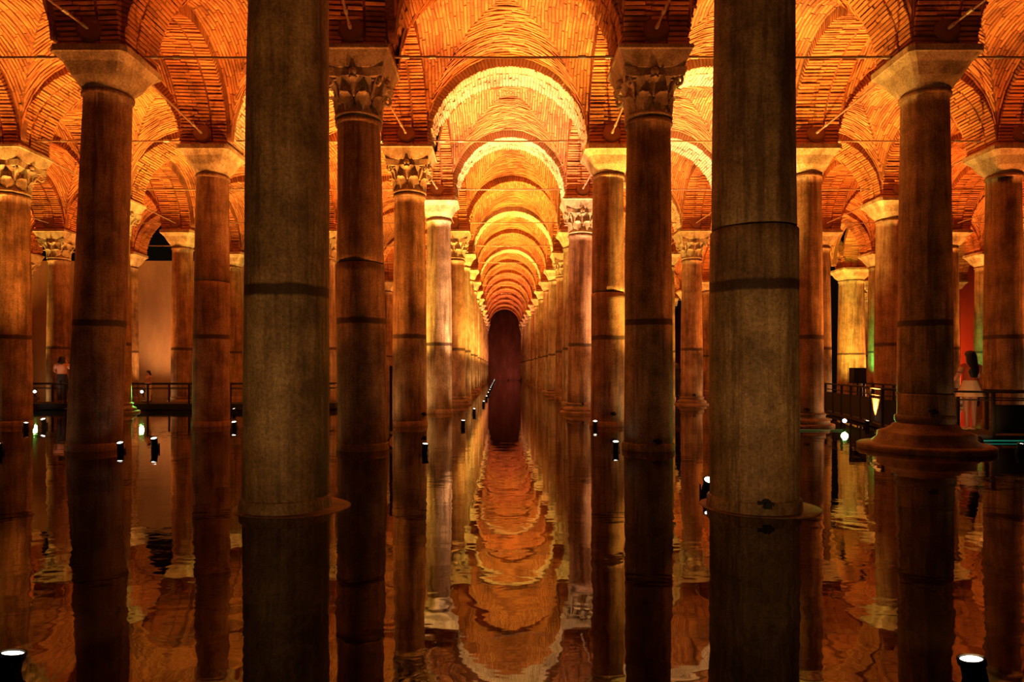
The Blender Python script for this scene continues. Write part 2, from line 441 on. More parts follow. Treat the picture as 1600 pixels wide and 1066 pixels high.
def add_arch(A, B, single=False, lime_lit=False, seed=11):
    global nb_single
    M, sx = arch_matrix(A, B)
    if not single:
        o = obj('arch', ARCH_L if lime_lit else ARCH_B[R.randrange(2)], ceiling, M=M); o['kind'] = 'stuff'
        return
    # near arch: single bricks where the picture shows them, the rest joined
    o = obj('arch', CORE, ceiling, M=M)
    rest = set()
    for i, (t, dm, w_, jr, jt, tone) in enumerate(arch_slots(seed)):
        Bm = brick_matrix(t, dm, w_, jr, jt)
        P = M @ Bm @ Vector((0, 0, -BRAD / 2))
        ok = False
        if P.y > 1:
            u, v = project(P.x, P.y, P.z); ok = -30 < u < 1630 and -25 < v
            # which bricks can turn a face to the eye: soffit or the near side
        if ok:
            b = obj('brick', BRICKS[i % 4], o, M=Bm); nb_single += 1
        else: rest.add(i)
    if rest:
        b = obj('brickwork', arch_joined(seed, [BR, MO], rest), o); b['kind'] = 'stuff'
CORE_B = MB().box((0, 0, 0.55), (0.72, 0.72, 1.2)).mesh('pier_core', [MO])
LIME_LIT = {(-1, 3), (-1, 4), (1, 3), (-1, 6), (1, 4), (-2, 3), (-1, 8), (1, 5)}  # plastered aisle arch, plus arches coloured paler for their brightly lit soffits
for p in range(0, 17):
    for r in ROWS:
        if p <= last(r) and in_view(TX(r, p), p, 0.7):
            obj('pier_core', CORE_B, ceiling, (TX(r, p), CY(p), ZSP))
        n_ = nxt(r)
        # transverse arch r -> next, in the plane of columns p
        if n_ is not None and p <= min(last(r), last(n_)) and p >= 1:
            xm = (TX(r, p) + TX(n_, p)) / 2
            if in_view(xm, p, 0.6):
                add_arch((TX(r, p), CY(p)), (TX(n_, p), CY(p)), single=(p == 2 and abs(xm) < 2.3 * S), lime_lit=((r, p) in LIME_LIT), seed=20 + r)
        # longitudinal arch p -> p+1 on row r
        if p + 1 <= last(r) and in_view(TX(r, p), p + 1, 0.3):
            add_arch((TX(r, p), CY(p)), (TX(r, p + 1), CY(p + 1)), single=(p in (1, 2) and abs(r) <= 2), seed=40 + r)
        # vault bay
        if n_ is not None and p + 1 <= min(last(r), last(n_)):
            x0 = (TX(r, p) + TX(r, p + 1)) / 2; x1 = (TX(n_, p) + TX(n_, p + 1)) / 2
            if in_view((x0 + x1) / 2, p + 1, 0.7):
                o = obj('vault', VAULTS[R.randrange(2)], ceiling, M=Matrix.Translation(((x0 + x1) / 2, CY(p + 0.5), ZSP)) @ Matrix.Diagonal(((x1 - x0) / S * R.choice((1, -1)), R.choice((1, -1)), 1, 1)))
                o['kind'] = 'stuff'
for r in (-1, 1):
    add_arch((CX(r, 16), CY(16)), (CX(r, 16), CY(17)))
obj('vault', VAULTS[0], ceiling, (0, CY(16.5), ZSP))['kind'] = 'stuff'

# ------------------------------------------------------------------ columns
def shaft(parent, z0, z1, r0, r1, mat, lean, seed, joint=None):
    segs = [(z0, z1)] if not joint else [(z0, joint - 0.006), (joint + 0.006, z1)]
    for i, (a, b) in enumerate(segs):
        n = 22
        prof = []
        def rad(z):
            t = (z - z0) / (z1 - z0)
            return r0 + (r1 - r0) * t + 0.012 * math.sin(math.pi * t)
        prof.append((rad(a) - 0.014, a))
        for k in range(n + 1):
            z = a + 0.012 + (b - a - 0.024) * k / n
            prof.append((rad(z) + (0.008 if (joint and i == 0) else 0), z))
        prof.append((rad(b) - 0.014, b))
        if i == len(segs) - 1:   # necking ring under the capital
            prof = prof[:-1] + [(r1 + 0.004, z1 - 0.10), (r1 + 0.035, z1 - 0.085), (r1 + 0.04, z1 - 0.04), (r1 + 0.012, z1 - 0.015), (r1 - 0.01, z1)]
        MB().lathe(prof, 40, jitter=0.0045, seed=seed + i, lean=lean).build('shaft_drum' if joint else 'shaft', mat, parent)
def plain_capital_mesh(r1, wtop=0.635, h=0.60):
    prof = [(r1 + 0.0, 0), (r1 + 0.03, 0.05), (r1 + 0.10, h * 0.3), (wtop - 0.10, h * 0.62), (wtop - 0.02, h * 0.80), (wtop, h * 0.82), (wtop, h)]
    sq = [0, 0.15, 0.5, 0.8, 0.95, 1, 1]
    return MB().lathe(prof, 48, sq=sq, jitter=0.004, seed=3, smooth=False).mesh('capital', CAPM)
def leaf_mesh():
    # acanthus leaf: a curved blade whose tip folds outwards, lobed edges, raised rib
    mb = MB(); n, m_ = 10, 8; h, w0 = 0.34, 0.25
    front, back = [], []
    for j in range(n + 1):
        t = j / n
        lean = 0.015 + 0.05 * t + 0.115 * max(0, (t - 0.66) / 0.34) ** 1.5
        z = h * (t if t < 0.8 else 0.8 + (t - 0.8) * 0.45 - 0.9 * max(0, t - 0.9) ** 1.0)
        wd = w0 * (0.72 + 0.5 * math.sin(math.pi * min(1, t * 0.95))) * (1 - 0.62 * max(0, (t - 0.62) / 0.38) ** 2) * (0.86 + 0.14 * abs(math.sin(t * math.pi * 3.5)))
        for i in range(m_ + 1):
            s_ = -1 + 2 * i / m_
            rib = 0.022 * math.exp(-(s_ * 4) ** 2) + 0.008 * math.cos(s_ * 9 + t * 4) - 0.035 * s_ * s_
            front.append((s_ * wd / 2, -(lean + rib), z)); back.append((s_ * wd / 2 * 0.95, -(lean + rib - 0.035), z - 0.01))
    k = m_ + 1
    fs = [(j * k + i, j * k + i + 1, (j + 1) * k + i + 1, (j + 1) * k + i) for j in range(n) for i in range(m_)]
    o = len(front)
    bs = [tuple(o + q for q in reversed(f)) for f in fs]
    rim = []
    edge = [i for i in range(m_ + 1)] + [j * k + m_ for j in range(1, n + 1)] + [n * k + i for i in range(m_ - 1, -1, -1)] + [j * k for j in range(n - 1, 0, -1)]
    for a, b in zip(edge, edge[1:] + edge[:1]): rim.append((a, o + a, o + b, b))
    mb.add(front + back, fs + bs + rim, 0, 0, True)
    return mb
LEAFMB = leaf_mesh(); LEAF = LEAFMB.mesh('leaf', CAPM)
def volute_mesh():
    mb = MB(); pts = []; rr = []
    for i in range(26):
        t = i / 25 * 3.6 * math.pi / 2 * 1.2
        r_ = 0.085 * (1 - i / 30)
        pts.append((0, -0.02 - math.sin(t) * r_ , 0.06 + math.cos(t) * r_)); rr.append(0.028 - 0.0006 * i)
    mb.tube([(0, 0.16, -0.14), (0, 0.09, 0.02)] + pts, [0.03, 0.032] + rr, 8)
    return mb
VOLMB = volute_mesh(); VOLUTE = VOLMB.mesh('volute', CAPM)
def bell_mb(r1):
    return MB().lathe([(r1 + 0.0, 0), (r1 + 0.045, 0.02), (r1 + 0.045, 0.06), (r1 + 0.0, 0.085), (r1 - 0.01, 0.3), (r1 + 0.05, 0.5), (r1 + 0.12, 0.60), (r1 + 0.14, 0.62)], 32)
def abacus_mb():
    mb = MB(); n = 10; top, bot = [], []
    for s_ in range(4):
        a = s_ * math.pi / 2
        for i in range(n):
            t = -1 + 2 * (i + 0.5) / n * 0.995
            d = 0.555 - 0.085 * (1 - t * t); e = 0.57 * t
            x, y = e, -d
            top.append((x * math.cos(a) - y * math.sin(a), x * math.sin(a) + y * math.cos(a), 0.75))
            bot.append((0.95 * (x * math.cos(a) - y * math.sin(a)), 0.95 * (x * math.sin(a) + y * math.cos(a)), 0.615))
    k = len(top)
    mb.add(bot + top, [tuple(reversed(range(k))), tuple(range(k, 2 * k))] + [(i, (i + 1) % k, k + (i + 1) % k, k + i) for i in range(k)])
    return mb
def leaf_spots(r1):
    out = []
    for k in range(8): out.append((2 * math.pi * k / 8 + math.pi / 8, r1 + 0.02, 0.08, 1.0))
    for k in range(8): out.append((2 * math.pi * k / 8, r1 + 0.03, 0.30, 1.03))
    return out
def ring_M(a, rad, z, s_=1.0):
    return Matrix.Rotation(a, 4, 'Z') @ Matrix.Translation((0, -rad, z)) @ Matrix.Scale(s_, 4)
IMPOST = MB().lathe([(0.475, 0.0), (0.50, 0.012), (0.625, 0.27), (0.635, 0.29), (0.635, 0.35)], 4, smooth=False, sq=[0] * 5, c=(0, 0))
def impost_mesh():
    mb = MB()
    lv = [(0.46, 0.0), (0.50, 0.02), (0.60, 0.26), (0.625, 0.28), (0.625, 0.34)]
    vs = [(sx * h, sy * h, z) for (h, z) in lv for (sx, sy) in ((-1, -1), (1, -1), (1, 1), (-1, 1))]
    fs = [(0, 3, 2, 1), (16, 17, 18, 19)] + [(i * 4 + k, i * 4 + (k + 1) % 4, i * 4 + 4 + (k + 1) % 4, i * 4 + 4 + k) for i in range(4) for k in range(4)]
    mb.add(vs, fs); return mb.mesh('impost_block', CAPM)
IMP = impost_mesh()
BOSS = MB().lathe([(0.02, -0.075), (0.055, -0.055), (0.078, 0), (0.055, 0.055), (0.02, 0.075)], 12).mesh('boss', CAPM)
def corinthian(parent, r1, zc, dx, single):
    if single:
        c = bell_mb(r1).build('capital', CAPM, parent, (dx, 0, zc))
        for (a, rad, z, s_) in leaf_spots(r1): obj('leaf', LEAF, c, M=ring_M(a, rad - 0.02, z, s_))
        for k in range(4): obj('volute', VOLUTE, c, M=ring_M(math.pi / 4 + k * math.pi / 2, r1 + 0.20, 0.47, 1.1))
        ab = abacus_mb().build('abacus', CAPM, c)
        for k in range(4): obj('boss', BOSS, c, M=ring_M(k * math.pi / 2, 0.49, 0.68))
    else:
        mb = bell_mb(r1)
        def put(src, M): mb.add([M @ Vector(v) for v in src.v], src.f, 0, 0, True)
        for (a, rad, z, s_) in leaf_spots(r1): put(LEAFMB, ring_M(a, rad - 0.02, z, s_))
        for k in range(4): put(VOLMB, ring_M(math.pi / 4 + k * math.pi / 2, r1 + 0.20, 0.47, 1.1))
        ab = abacus_mb(); mb.add(ab.v, ab.f)
        if r1 not in FARCAP: FARCAP[r1] = mb.mesh('capital', CAPM)
        obj('capital', FARCAP[r1], parent, (dx, 0, zc))
    obj('impost_block', IMP, parent, (dx, 0, ZSP - 0.34))
FARCAP = {}
PLAINCAP = {}
def base_parts(parent, kind, rb, mat, slab):
    if kind == 'low':      # round footing just breaking the surface
        MB().lathe([(rb + 0.04, -0.40), (rb + 0.036, 0.0), (rb + 0.03, 0.11), (rb + 0.014, 0.125), (rb - 0.02, 0.13)], 40, jitter=0.005, seed=5).build('footing', mat, parent)
        if slab: MB().lathe([(rb + 0.15, -0.40), (rb + 0.15, 0.004), (rb + 0.13, 0.010), (rb, 0.010)], 40, jitter=0.012, seed=9, c=(0.06, 0.02)).build('footing_slab', FOOT, parent)
    elif kind == 'torus':
        MB().lathe([(rb + 0.10, -0.1), (rb + 0.13, 0.05), (rb + 0.15, 0.10), (rb + 0.13, 0.16), (rb + 0.06, 0.19), (rb + 0.03, 0.23), (rb + 0.055, 0.27), (rb + 0.05, 0.31), (rb, 0.33)], 40).build('base_moulding', FOOT, parent)
        MB().lathe([(rb + 0.26, -0.4), (rb + 0.26, 0.04), (rb + 0.23, 0.06), (rb + 0.05, 0.06)], 40, jitter=0.008, seed=6).build('footing', FOOT, parent)
    else:                  # wide moulded pedestal
        MB().lathe([(rb + 0.03, 0.60), (rb + 0.045, 0.58), (rb + 0.045, 0.50), (rb + 0.02, 0.47), (rb + 0.035, 0.44)][::-1] , 40).build('base_ring', FOOT, parent)
        MB().lathe([(rb + 0.40, -0.02), (rb + 0.34, 0.12), (rb + 0.25, 0.20), (rb + 0.245, 0.29), (rb + 0.23, 0.305), (rb + 0.15, 0.345), (rb + 0.095, 0.39), (rb + 0.07, 0.44), (rb + 0.02, 0.46)], 40, sq=[.3, .35, .4, .4, .35, .2, .1, 0, 0]).build('base_moulding', FOOT, parent)
        MB().lathe([(rb + 0.55, -0.40), (rb + 0.62, 0.02), (rb + 0.62, 0.08), (rb + 0.59, 0.10), (rb + 0.3, 0.10)], 44, jitter=0.012, seed=8).build('footing_slab', FOOT, parent)
CAPK = {(-1, 1): 'P', (1, 1): 'P', (-1, 2): 'C', (1, 2): 'C', (-1, 3): 'C', (1, 3): 'P', (-1, 4): 'P', (1, 4): 'C', (-1, 5): 'C', (1, 5): 'P', (-1, 6): 'P',
        (-2, 2): 'P', (2, 2): 'P', (-2, 3): 'P', (2, 3): 'P', (-3, 3): 'C', (3, 3): 'P', (3, 4): 'P', (-3, 4): 'C', (-3, 5): 'P', (-3, 6): 'P', (-4, 5): 'C', (2, 5): 'C', (-2, 5): 'C', (4, 6): 'P', (5, 6): 'P', (4, 7): 'P'}
BASEK = {(-1, 1): 'low', (1, 1): 'low', (2, 2): 'wide', (2, 3): 'torus', (1, 4): 'torus', (2, 5): 'torus', (-3, 4): 'torus', (-1, 2): 'low', (1, 2): 'low'}
JOINT = {(1, 1): 2.81, (-1, 2): 3.24, (1, 3): 3.29, (-2, 3): 3.56, (2, 2): 0.98}
MATK = {(-1, 1): 0, (1, 1): 0, (-1, 2): 0, (1, 2): 0, (-1, 3): 0, (1, 3): 1, (-1, 4): 2, (1, 4): 1, (-2, 2): 1, (2, 2): 0, (-2, 3): 1, (2, 3): 1, (-3, 3): 0, (3, 3): 0, (3, 4): 1, (-1, 5): 1}
def row_words(r):
    side = 'left' if r < 0 else 'right'
    return (f'the {side} side of the aisle') if abs(r) == 1 else f'the {ORD[abs(r)]} row {side} of the aisle'
first_in = {}
COLS = []
for r in ROWS:
    for p in range(1, last(r) + 1):
        u, _ = project(CX(r, p), CY(p), CZ)
        hw = 0.42 / CY(p) * F
        if u + hw < -6 or u - hw > 1606: continue
        first_in.setdefault(r, p); COLS.append((r, p))
COLS.sort(key=lambda c: (c[1], abs(c[0])))
UNSEEN = set()
HOOKS = {(1, 1): (0.25, 0.12), (1, 2): (0.35, 0.18), (1, 3): (0.3, 0.32), (1, 4): (0.1, 0.30), (2, 2): (0.3, 0.68), (2, 3): (0.1, 0.42), (-1, 3): (0.9, 0.30), (2, 5): (0.2, 0.4)}
HIDDEN = {(4, 7): 0.70}
def col_words(r, p):
    k = p - first_in.get(r, p) + 1
    return f'{ORD[k]} along {row_words(r)}' if abs(r) == 1 else f'{ORD[k]} in {row_words(r)}'
for (r, p) in COLS:
    if (r, p) in UNSEEN: continue
    q = random.Random(r * 100 + p)
    ck = CAPK.get((r, p)) or q.choice('PPC')
    rb = 0.425 if (r, p) not in HIDDEN else HIDDEN[(r, p)]; rt = rb - 0.055 if rb < .5 else rb - 0.08
    lean = LEAN.get((r, p), 0.0)
    mi = MATK.get((r, p), q.randrange(3))
    look = ['grey-brown', 'reddish', 'pale'][mi]
    cw = 'plain flared capital' if ck == 'P' else 'carved leafy capital'
    if p == 1: lab = f'huge {look} marble column nearest the camera {"left" if r < 0 else "right"} of the aisle'
    elif (r, p) == (4, 7): lab = 'broad column glowing yellow beyond the right walkway railing'
    elif (r, p) == (2, 2): lab = 'marble column on a wide round pedestal with plain flared capital, right'
    elif (r, p) == (-2, 2): lab = 'leaning reddish marble column with plain flared capital, left of the nearest column'
    else: lab = f'{look} marble column, {cw}, {col_words(r, p)}'
    t = thing('marble_column', lab, 'column', (CX(r, p), CY(p), 0), 'columns of the cistern')
    zc = ZSP - 0.60 if ck == 'P' else ZSP - 1.08
    bk = BASEK.get((r, p)) or ('low' if p <= 4 else q.choice(['low', 'low', 'torus']))
    zb = {'low': 0.0, 'torus': 0.32, 'wide': 0.58}[bk]
    shaft(t, zb, zc, rb, rt, MA[mi], lean, r * 31 + p, JOINT.get((r, p)))
    base_parts(t, bk, rb, MA[mi], p == 1)
    if ck == 'P':
        if rt not in PLAINCAP: PLAINCAP[rt] = plain_capital_mesh(rt, wtop=0.635 if rb < .5 else 0.86)
        obj('capital', PLAINCAP[rt], t, (lean * zc, 0, zc))
    else: corinthian(t, round(rt, 3), zc, lean * zc, single=(p <= 4))
    if (r, p) in HOOKS:
        hx, hz = HOOKS[(r, p)]
        a_ = math.atan2(CX(r, p), CY(p)) ; M = Matrix.Rotation(-a_ + hx, 4, 'Z') @ Matrix.Translation((0, -rb - 0.012, hz))
        mb = MB()
        for k, (L, w2) in enumerate(((0.15, 0.035), (0.09, 0.04), (0.10, 0.03))): mb.box((0, -0.01 * k, 0), (L, 0.03, w2), M=M @ Matrix.Rotation(k * 1.05 + 0.1, 4, 'Y'))
        mb.box((0.015, -0.03, -0.01), (0.06, 0.05, 0.06), M=M)
        mb.build('iron_bracket', BLACK, t)['label'] = 'rusted black iron bracket'

# ------------------------------------------------------------------ tie rods
ROD_Z = {1: 6.86, 2: 6.87, 3: 7.08, 4: 7.20}
DISCM = MB().lathe([(0.03, -0.03), (0.20, -0.03), (0.215, -0.015), (0.215, 0.02), (0.15, 0.03)], 24).mesh('anchor_disc', DISC)
CROSS = MB()
for k in range(4): CROSS.box((0, 0, -0.035), (0.30, 0.022, 0.02), M=Matrix.Rotation(math.pi / 4 * k, 4, 'Z'))
CROSSM = CROSS.mesh('iron_cross', IRON)
def tie(A, B, lab, near, discs=False):
    A, B = Vector(A), Vector(B); L = (B - A).length
    t = thing('tie_rod', lab, 'rod', A, 'iron tie rods under the arches')
    d = (B - A)
    MB().tube([(0, 0, 0), d * 0.5 + Vector((0, 0, -0.012)), d], 0.022, 8).build('rod', IRON, t)
    if near:
        for f in (0.05, 0.17, 0.83, 0.95):
            MB().tube([d * f, d * (f + 0.035)], 0.034, 10).build('clamp', STEEL, t)
    if discs:
        M = Matrix.Rotation(math.pi / 2, 4, 'X')
        for f, s_ in ((0.0, 1), (1.0, -1)):
            o = obj('anchor_disc', DISCM, t, M=Matrix.Translation(d * f) @ Matrix.Rotation(-s_ * math.pi / 2, 4, 'X'))
            if near: obj('iron_cross', CROSSM, o)
def span_words(r, n_):
    if r == -1: return 'across the central aisle'
    a = abs(r) if r < 0 else abs(n_); side = 'left' if r < 0 else 'right'
    return f'across the {["", "", "first", "second", "third", "fourth", "fifth"][a]} bay {side} of the aisle'
colset = set(COLS)
for (r, p) in sorted(colset, key=lambda c: (c[1], abs(c[0]))):
    n_ = nxt(r)
    if n_ is not None and p >= 2 and p <= 12 and p <= min(last(r), last(n_)):
        z = interp(ROD_Z, p)
        tie((TX(r, p) + 0.56, CY(p), z), (TX(n_, p) - 0.56, CY(p), z), f'iron tie rod {span_words(r, n_)}, {ORD[p - 1]} in depth', p <= 3)
    if r > 0 and n_ is not None and False: pass
for (r, p) in sorted(colset, key=lambda c: (c[1], abs(c[0]))):
    if p <= 6 and abs(r) <= 4 and p >= 2:
        z = 7.06
        side = 'left' if r < 0 else 'right'
        tie((TX(r, p - 1), CY(p - 1) + 0.585, z), (TX(r, p), CY(p) - 0.585, z), f'lengthwise tie rod with disc anchor above {ORD[p - first_in[r] + 1]} column, {ORD[abs(r)]} row {side}', p <= 4, True)
for r in (-3, 3):    # rods running out of the picture from outer columns at plane 2
    n_ = -2 if r < 0 else 2
    a, b = (r, n_) if r < 0 else (n_, r)
    if (a, 2) not in colset:
        tie((TX(a, 2) + 0.56, CY(2), 6.87), (TX(b, 2) - 0.56, CY(2), 6.87), 'iron tie rod leaving the frame at the left edge' , True)

# ------------------------------------------------------------------ lamps standing in the water
LIGHTS = {}
def spot(colr, power, ang, blend=1.0, size=0.07):
    k = (tuple(round(c, 3) for c in colr), round(power), round(ang), blend)
    if k not in LIGHTS:
        l = bpy.data.lights.new('beam', 'SPOT'); l.color = colr; l.energy = power
        l.spot_size = math.radians(ang); l.spot_blend = blend; l.shadow_soft_size = size
        LIGHTS[k] = l
    return LIGHTS[k]
CAN = MB().lathe([(0.055, 0), (0.062, 0.02), (0.062, 0.17), (0.072, 0.18), (0.072, 0.215), (0.058, 0.215), (0.056, 0.20)], 18).mesh('lamp_body', BLACK)
LNS = MB().lathe([(0.0005, 0.2035), (0.056, 0.2035), (0.056, 0.2055), (0.0005, 0.2065)], 18).mesh('lens', LENS)
BRK = MB().box((0, 0, 0.03), (0.17, 0.05, 0.06)).box((-0.08, 0, 0.08), (0.012, 0.04, 0.12)).box((0.08, 0, 0.08), (0.012, 0.04, 0.12)).box((0, 0, -0.1), (0.04, 0.04, 0.22)).mesh('bracket', BLACK)
def lamp(x, y, aim, colr, power, ang=82, label='', scale=1.0, z=0.0, beam=True, column_fill=0.0, column_fill_aim=None):
    t = thing('floodlight', label, 'lamp', (x, y, z), 'floodlights standing in the water')
    t.scale = (scale * 0.8,) * 3
    d = Vector(aim) - Vector((x, y, z + 0.2)); q = d.to_track_quat('Z', 'Y')
    obj('bracket', BRK, t)
    M = Matrix.Translation((0, 0, 0.06)) @ q.to_matrix().to_4x4()
    b = obj('lamp_body', CAN, t, M=M); obj('lens', LNS, b)
    if beam:
        l = bpy.data.objects.new('beam', spot(colr, power, ang)); col.objects.link(l); l.parent = t
        l.matrix_basis = M @ Matrix.Translation((0, 0, 0.24)) @ Matrix.Rotation(math.pi, 4, 'X')
    if column_fill:   # added wide fill light beside the beam, lifts the column fronts
        l2 = bpy.data.objects.new('column_fill', spot(tuple(a * 0.45 + b * 0.55 for a, b in zip(colr, (1.0, 0.60, 0.24))), column_fill, 150, 1.0)); col.objects.link(l2); l2.parent = t
        dd = Vector(column_fill_aim or (x * 0.4, y + 5, 3.6)) - Vector((x, y, z + 0.3))
        l2.matrix_basis = Matrix.Translation((0, 0, 0.32)) @ dd.to_track_quat('-Z', 'Y').to_matrix().to_4x4()
    return t
COLUMN_FILL = 60.0
AMBER = (1.0, 0.40, 0.075); ORANGE = (1.0, 0.32, 0.05); DEEP = (1.0, 0.25, 0.04); YELL = (1.0, 0.54, 0.09); PINKY = (1.0, 0.33, 0.13); WARMW = (1.0, 0.53, 0.25)
# aisle: colour and strength of each bay
AISLE = {0: (AMBER, .10), 1: (DEEP, .22), 2: ((1.0, 0.345, 0.055), 1.55), 3: (WARMW, 2.2), 4: (YELL, 2.0), 5: (YELL, 2.4), 6: (YELL, 2.4), 7: (AMBER, 2.2), 8: (YELL, 2.4), 9: (AMBER, 1.8), 10: (PINKY, 1.6), 11: (YELL, 1.5), 12: (PINKY, 1.3), 13: (PINKY, 1.1), 14: (PINKY, .9), 15: (PINKY, .8)}
LAMP_AT = {0: (WX(1530, 0.61), 0.61 * S), 2: (CX(-1, 3) + 1.35, CY(3) - 0.45)}
def bay_mid(r, n_, p): return (TX(r, p) + TX(r, p + 1) + TX(n_, p) + TX(n_, p + 1)) / 4, CY(p + 0.5)
for p, (c_, k) in AISLE.items():
    mx, my = bay_mid(-1, 1, p)
    x, y = LAMP_AT.get(p, (CX(-1, p + 1) + 1.15, CY(p + 1) - 0.6))
    wl = {0: 'brightest white floodlight at the bottom right corner', }.get(p) or f'small floodlight standing in the aisle water, {ORD[p]} bay from the camera'
    lamp(x, y, (mx * 0.7 + x * 0.3, (my + y) / 2, 8.6), c_, POWER * k, 62 if p == 2 else 76, label=wl, z=-0.12 if p == 0 else -0.05, column_fill=COLUMN_FILL * k if p else 185, column_fill_aim=None if p else (CX(1, 1), CY(1), 4.2))
# side bays
SIDE = {(-2, 2): (ORANGE, 1.05), (-2, 3): (YELL, 1.9), (1, 2): (YELL, 2.0), (1, 3): (WARMW, 2.0), (2, 2): (ORANGE, 1.1), (-3, 2): (ORANGE, .95), (3, 2): (DEEP, .8), (2, 3): (YELL, 1.7), (-3, 3): (YELL, 1.6), (-2, 1): (DEEP, .14), (1, 1): (DEEP, .16), (-3, 1): (DEEP, .14), (2, 1): (DEEP, .14),
        (-4, 3): (DEEP, .6), (3, 3): (DEEP, .8), (2, 4): (ORANGE, 1.0), (3, 4): (ORANGE, .9)}
SIDE_AT = {(-3, 2): (WX(40, 3.14), 3.14 * S), (1, 0): (WX(1105, 1.52), 1.52 * S)}
for p in range(1, 12):
    for r in ROWS:
        n_ = nxt(r)
        if n_ is None or r == -1 or p + 1 > min(last(r), last(n_)): continue
        mx, my = bay_mid(r, n_, p)
        if not in_view(mx, p + 1, 0.55): continue
        q = random.Random(r * 77 + p)
        c_, k = SIDE.get((r, p)) or (q.choice([AMBER, ORANGE, ORANGE, YELL]), q.uniform(0.7, 1.15))
        rr = n_ if r < 0 else r          # stand behind the column nearer the aisle
        sgn = -1 if r < 0 else 1
        x, y = SIDE_AT.get((r, p), (CX(rr, p + 1) + sgn * 1.2, CY(p + 1) - 0.6))
        side = 'left' if r < 0 else 'right'
        lamp(x, y, (mx * 0.7 + x * 0.3, (my + y) / 2, 8.6), c_, POWER * k, z=-0.05, column_fill=COLUMN_FILL * k, label=f'small floodlight in the {ORD[abs(rr)]} bay {side} of the aisle, {ORD[p]} in depth')
lamp(WX(5, 0.62), 0.62 * S, (-1.2, 0.9 * S, 8), AMBER, POWER * 0.08, label='white floodlight at the bottom left corner', z=-0.12, column_fill=140, column_fill_aim=(CX(-1, 1), CY(1), 4.2))
lamp(WX(1103, 1.52), 1.52 * S, (WX(1103, 1.52), 0.75 * S, 5), AMBER, POWER * 0.03, 70, column_fill=0.25 * COLUMN_FILL, label='white-lit floodlight beside the foot of the nearest right column')
lamp(WX(190, 2.31), 2.31 * S, (WX(200, 2.31), 1.9 * S, 6), ORANGE, 60, 50, z=-0.05, label='small floodlight touching the foot of the leaning column')
lamp(WX(367, 3.22), 3.22 * S, (WX(367, 3.22), 2.8 * S, 6), ORANGE, 60, 50, z=-0.05, label='small floodlight left of the nearest left column')
lamp(WX(962, 2.34), 2.34 * S, (WX(940, 2.34), 2.0 * S, 6), ORANGE, 60, 50, z=-0.05, label='small floodlight left of the foot of the second right aisle column')
lamp(WX(930, 3.26), 3.26 * S, (WX(915, 3.26), 2.9 * S, 6), ORANGE, 60, 50, z=-0.05, label='small floodlight at the foot of the third right aisle column')
lamp(WX(70, 3.28), 3.28 * S, (WX(70, 3.28), 2.6 * S, 8), ORANGE, POWER * 0.1, 70, label='small floodlight near the left edge before the green water')
lamp(WX(243, 2.36), 2.36 * S, (WX(243, 2.36), 1.8 * S, 8), ORANGE, POWER * 0.05, 70, label='small floodlight in the water right of the leaning column')
# walkway level lamps and coloured lights
lamp(WX(1365, 6.0), 6.0 * S, (CX(4, 6), CY(6), 3.2), (0.16, 1.0, 0.14), 1500, 50, label='green floodlight at the foot of a column beyond the right walkway')
lamp(WX(1528, 5.9), 5.9 * S, (CX(5, 6), CY(6), 3.5), (0.25, 1.0, 0.18), 700, 55, label='green floodlight near the right edge')
lamp(WX(1322, 6.5), 6.45 * S, (CX(4, 7), CY(7), 4.6), (1.0, 0.50, 0.06), 4200, 70, label='yellow floodlight before the broad glowing column')
lamp(WX(1505, 8.2), 8.2 * S, (WX(1510, 8.9), 8.9 * S, 5.0), (1.0, 0.05, 0.012), 1300, 110, label='red floodlight washing the far right wall')
lamp(-3.3 * S, 6.2 * S, (-3.45 * S, WY, 4.6), (1.0, 0.40, 0.12), 900, 85, label='orange floodlight washing the left wall')
lamp(WX(518, 4.9), 4.9 * S, (CX(-2, 5), CY(5), 3.0), (1.0, 0.36, 0.06), 260, 60, label='orange floodlight under the fifth left column')

lamp(WX(52, 4.6), 4.62 * S - 0.02, (-2.65 * S, 3.7 * S, 0), (0.16, 1.0, 0.12), 160, 75, z=0.62, label='green lamp on the left walkway railing, before the pale-topped person')
lamp(WX(222, 4.6), 4.62 * S - 0.02, (-2.3 * S, 3.7 * S, 0), (0.16, 1.0, 0.12), 120, 70, z=0.62, label='green lamp on the left walkway railing, right of the leaning column')
lamp(1.66 * S, 3.25 * S, (1.45 * S, 2.8 * S, 0), (0.3, 1.0, 0.15), 160, 80, z=0.15, label='green lamp at the end of the right walkway facing the water')
lamp(2.08 * S, 2.56 * S, (2.05 * S, 2.40 * S, 0), (0.02, 1.0, 0.55), 110, 90, z=0.14, label='teal lamp under the walkway edge at the right frame edge')
lamp(WX(80, 4.7), 4.52 * S, (WX(97, 4.78), 4.78 * S, 1.4), (1.0, 0.5, 0.25), 60, 60, label='small added lamp lighting the person beside the leaning column')  # put in only to brighten the person
lamp(0.1 * S, 16.55 * S, (0.05 * S, 17.4 * S, 2.2), (1.0, 0.32, 0.18), 240, 100, label='added floodlight brightening the dark end wall of the aisle')  # extra lamp that lifts the end wall out of black
lamp(WX(1496, 2.62), 2.50 * S, (WX(1516, 2.92), 2.92 * S, 1.0), (1.0, 0.45, 0.15), 65, 60, label='small added lamp at the foot of the railing lighting the woman')  # added to brighten her legs and skirt
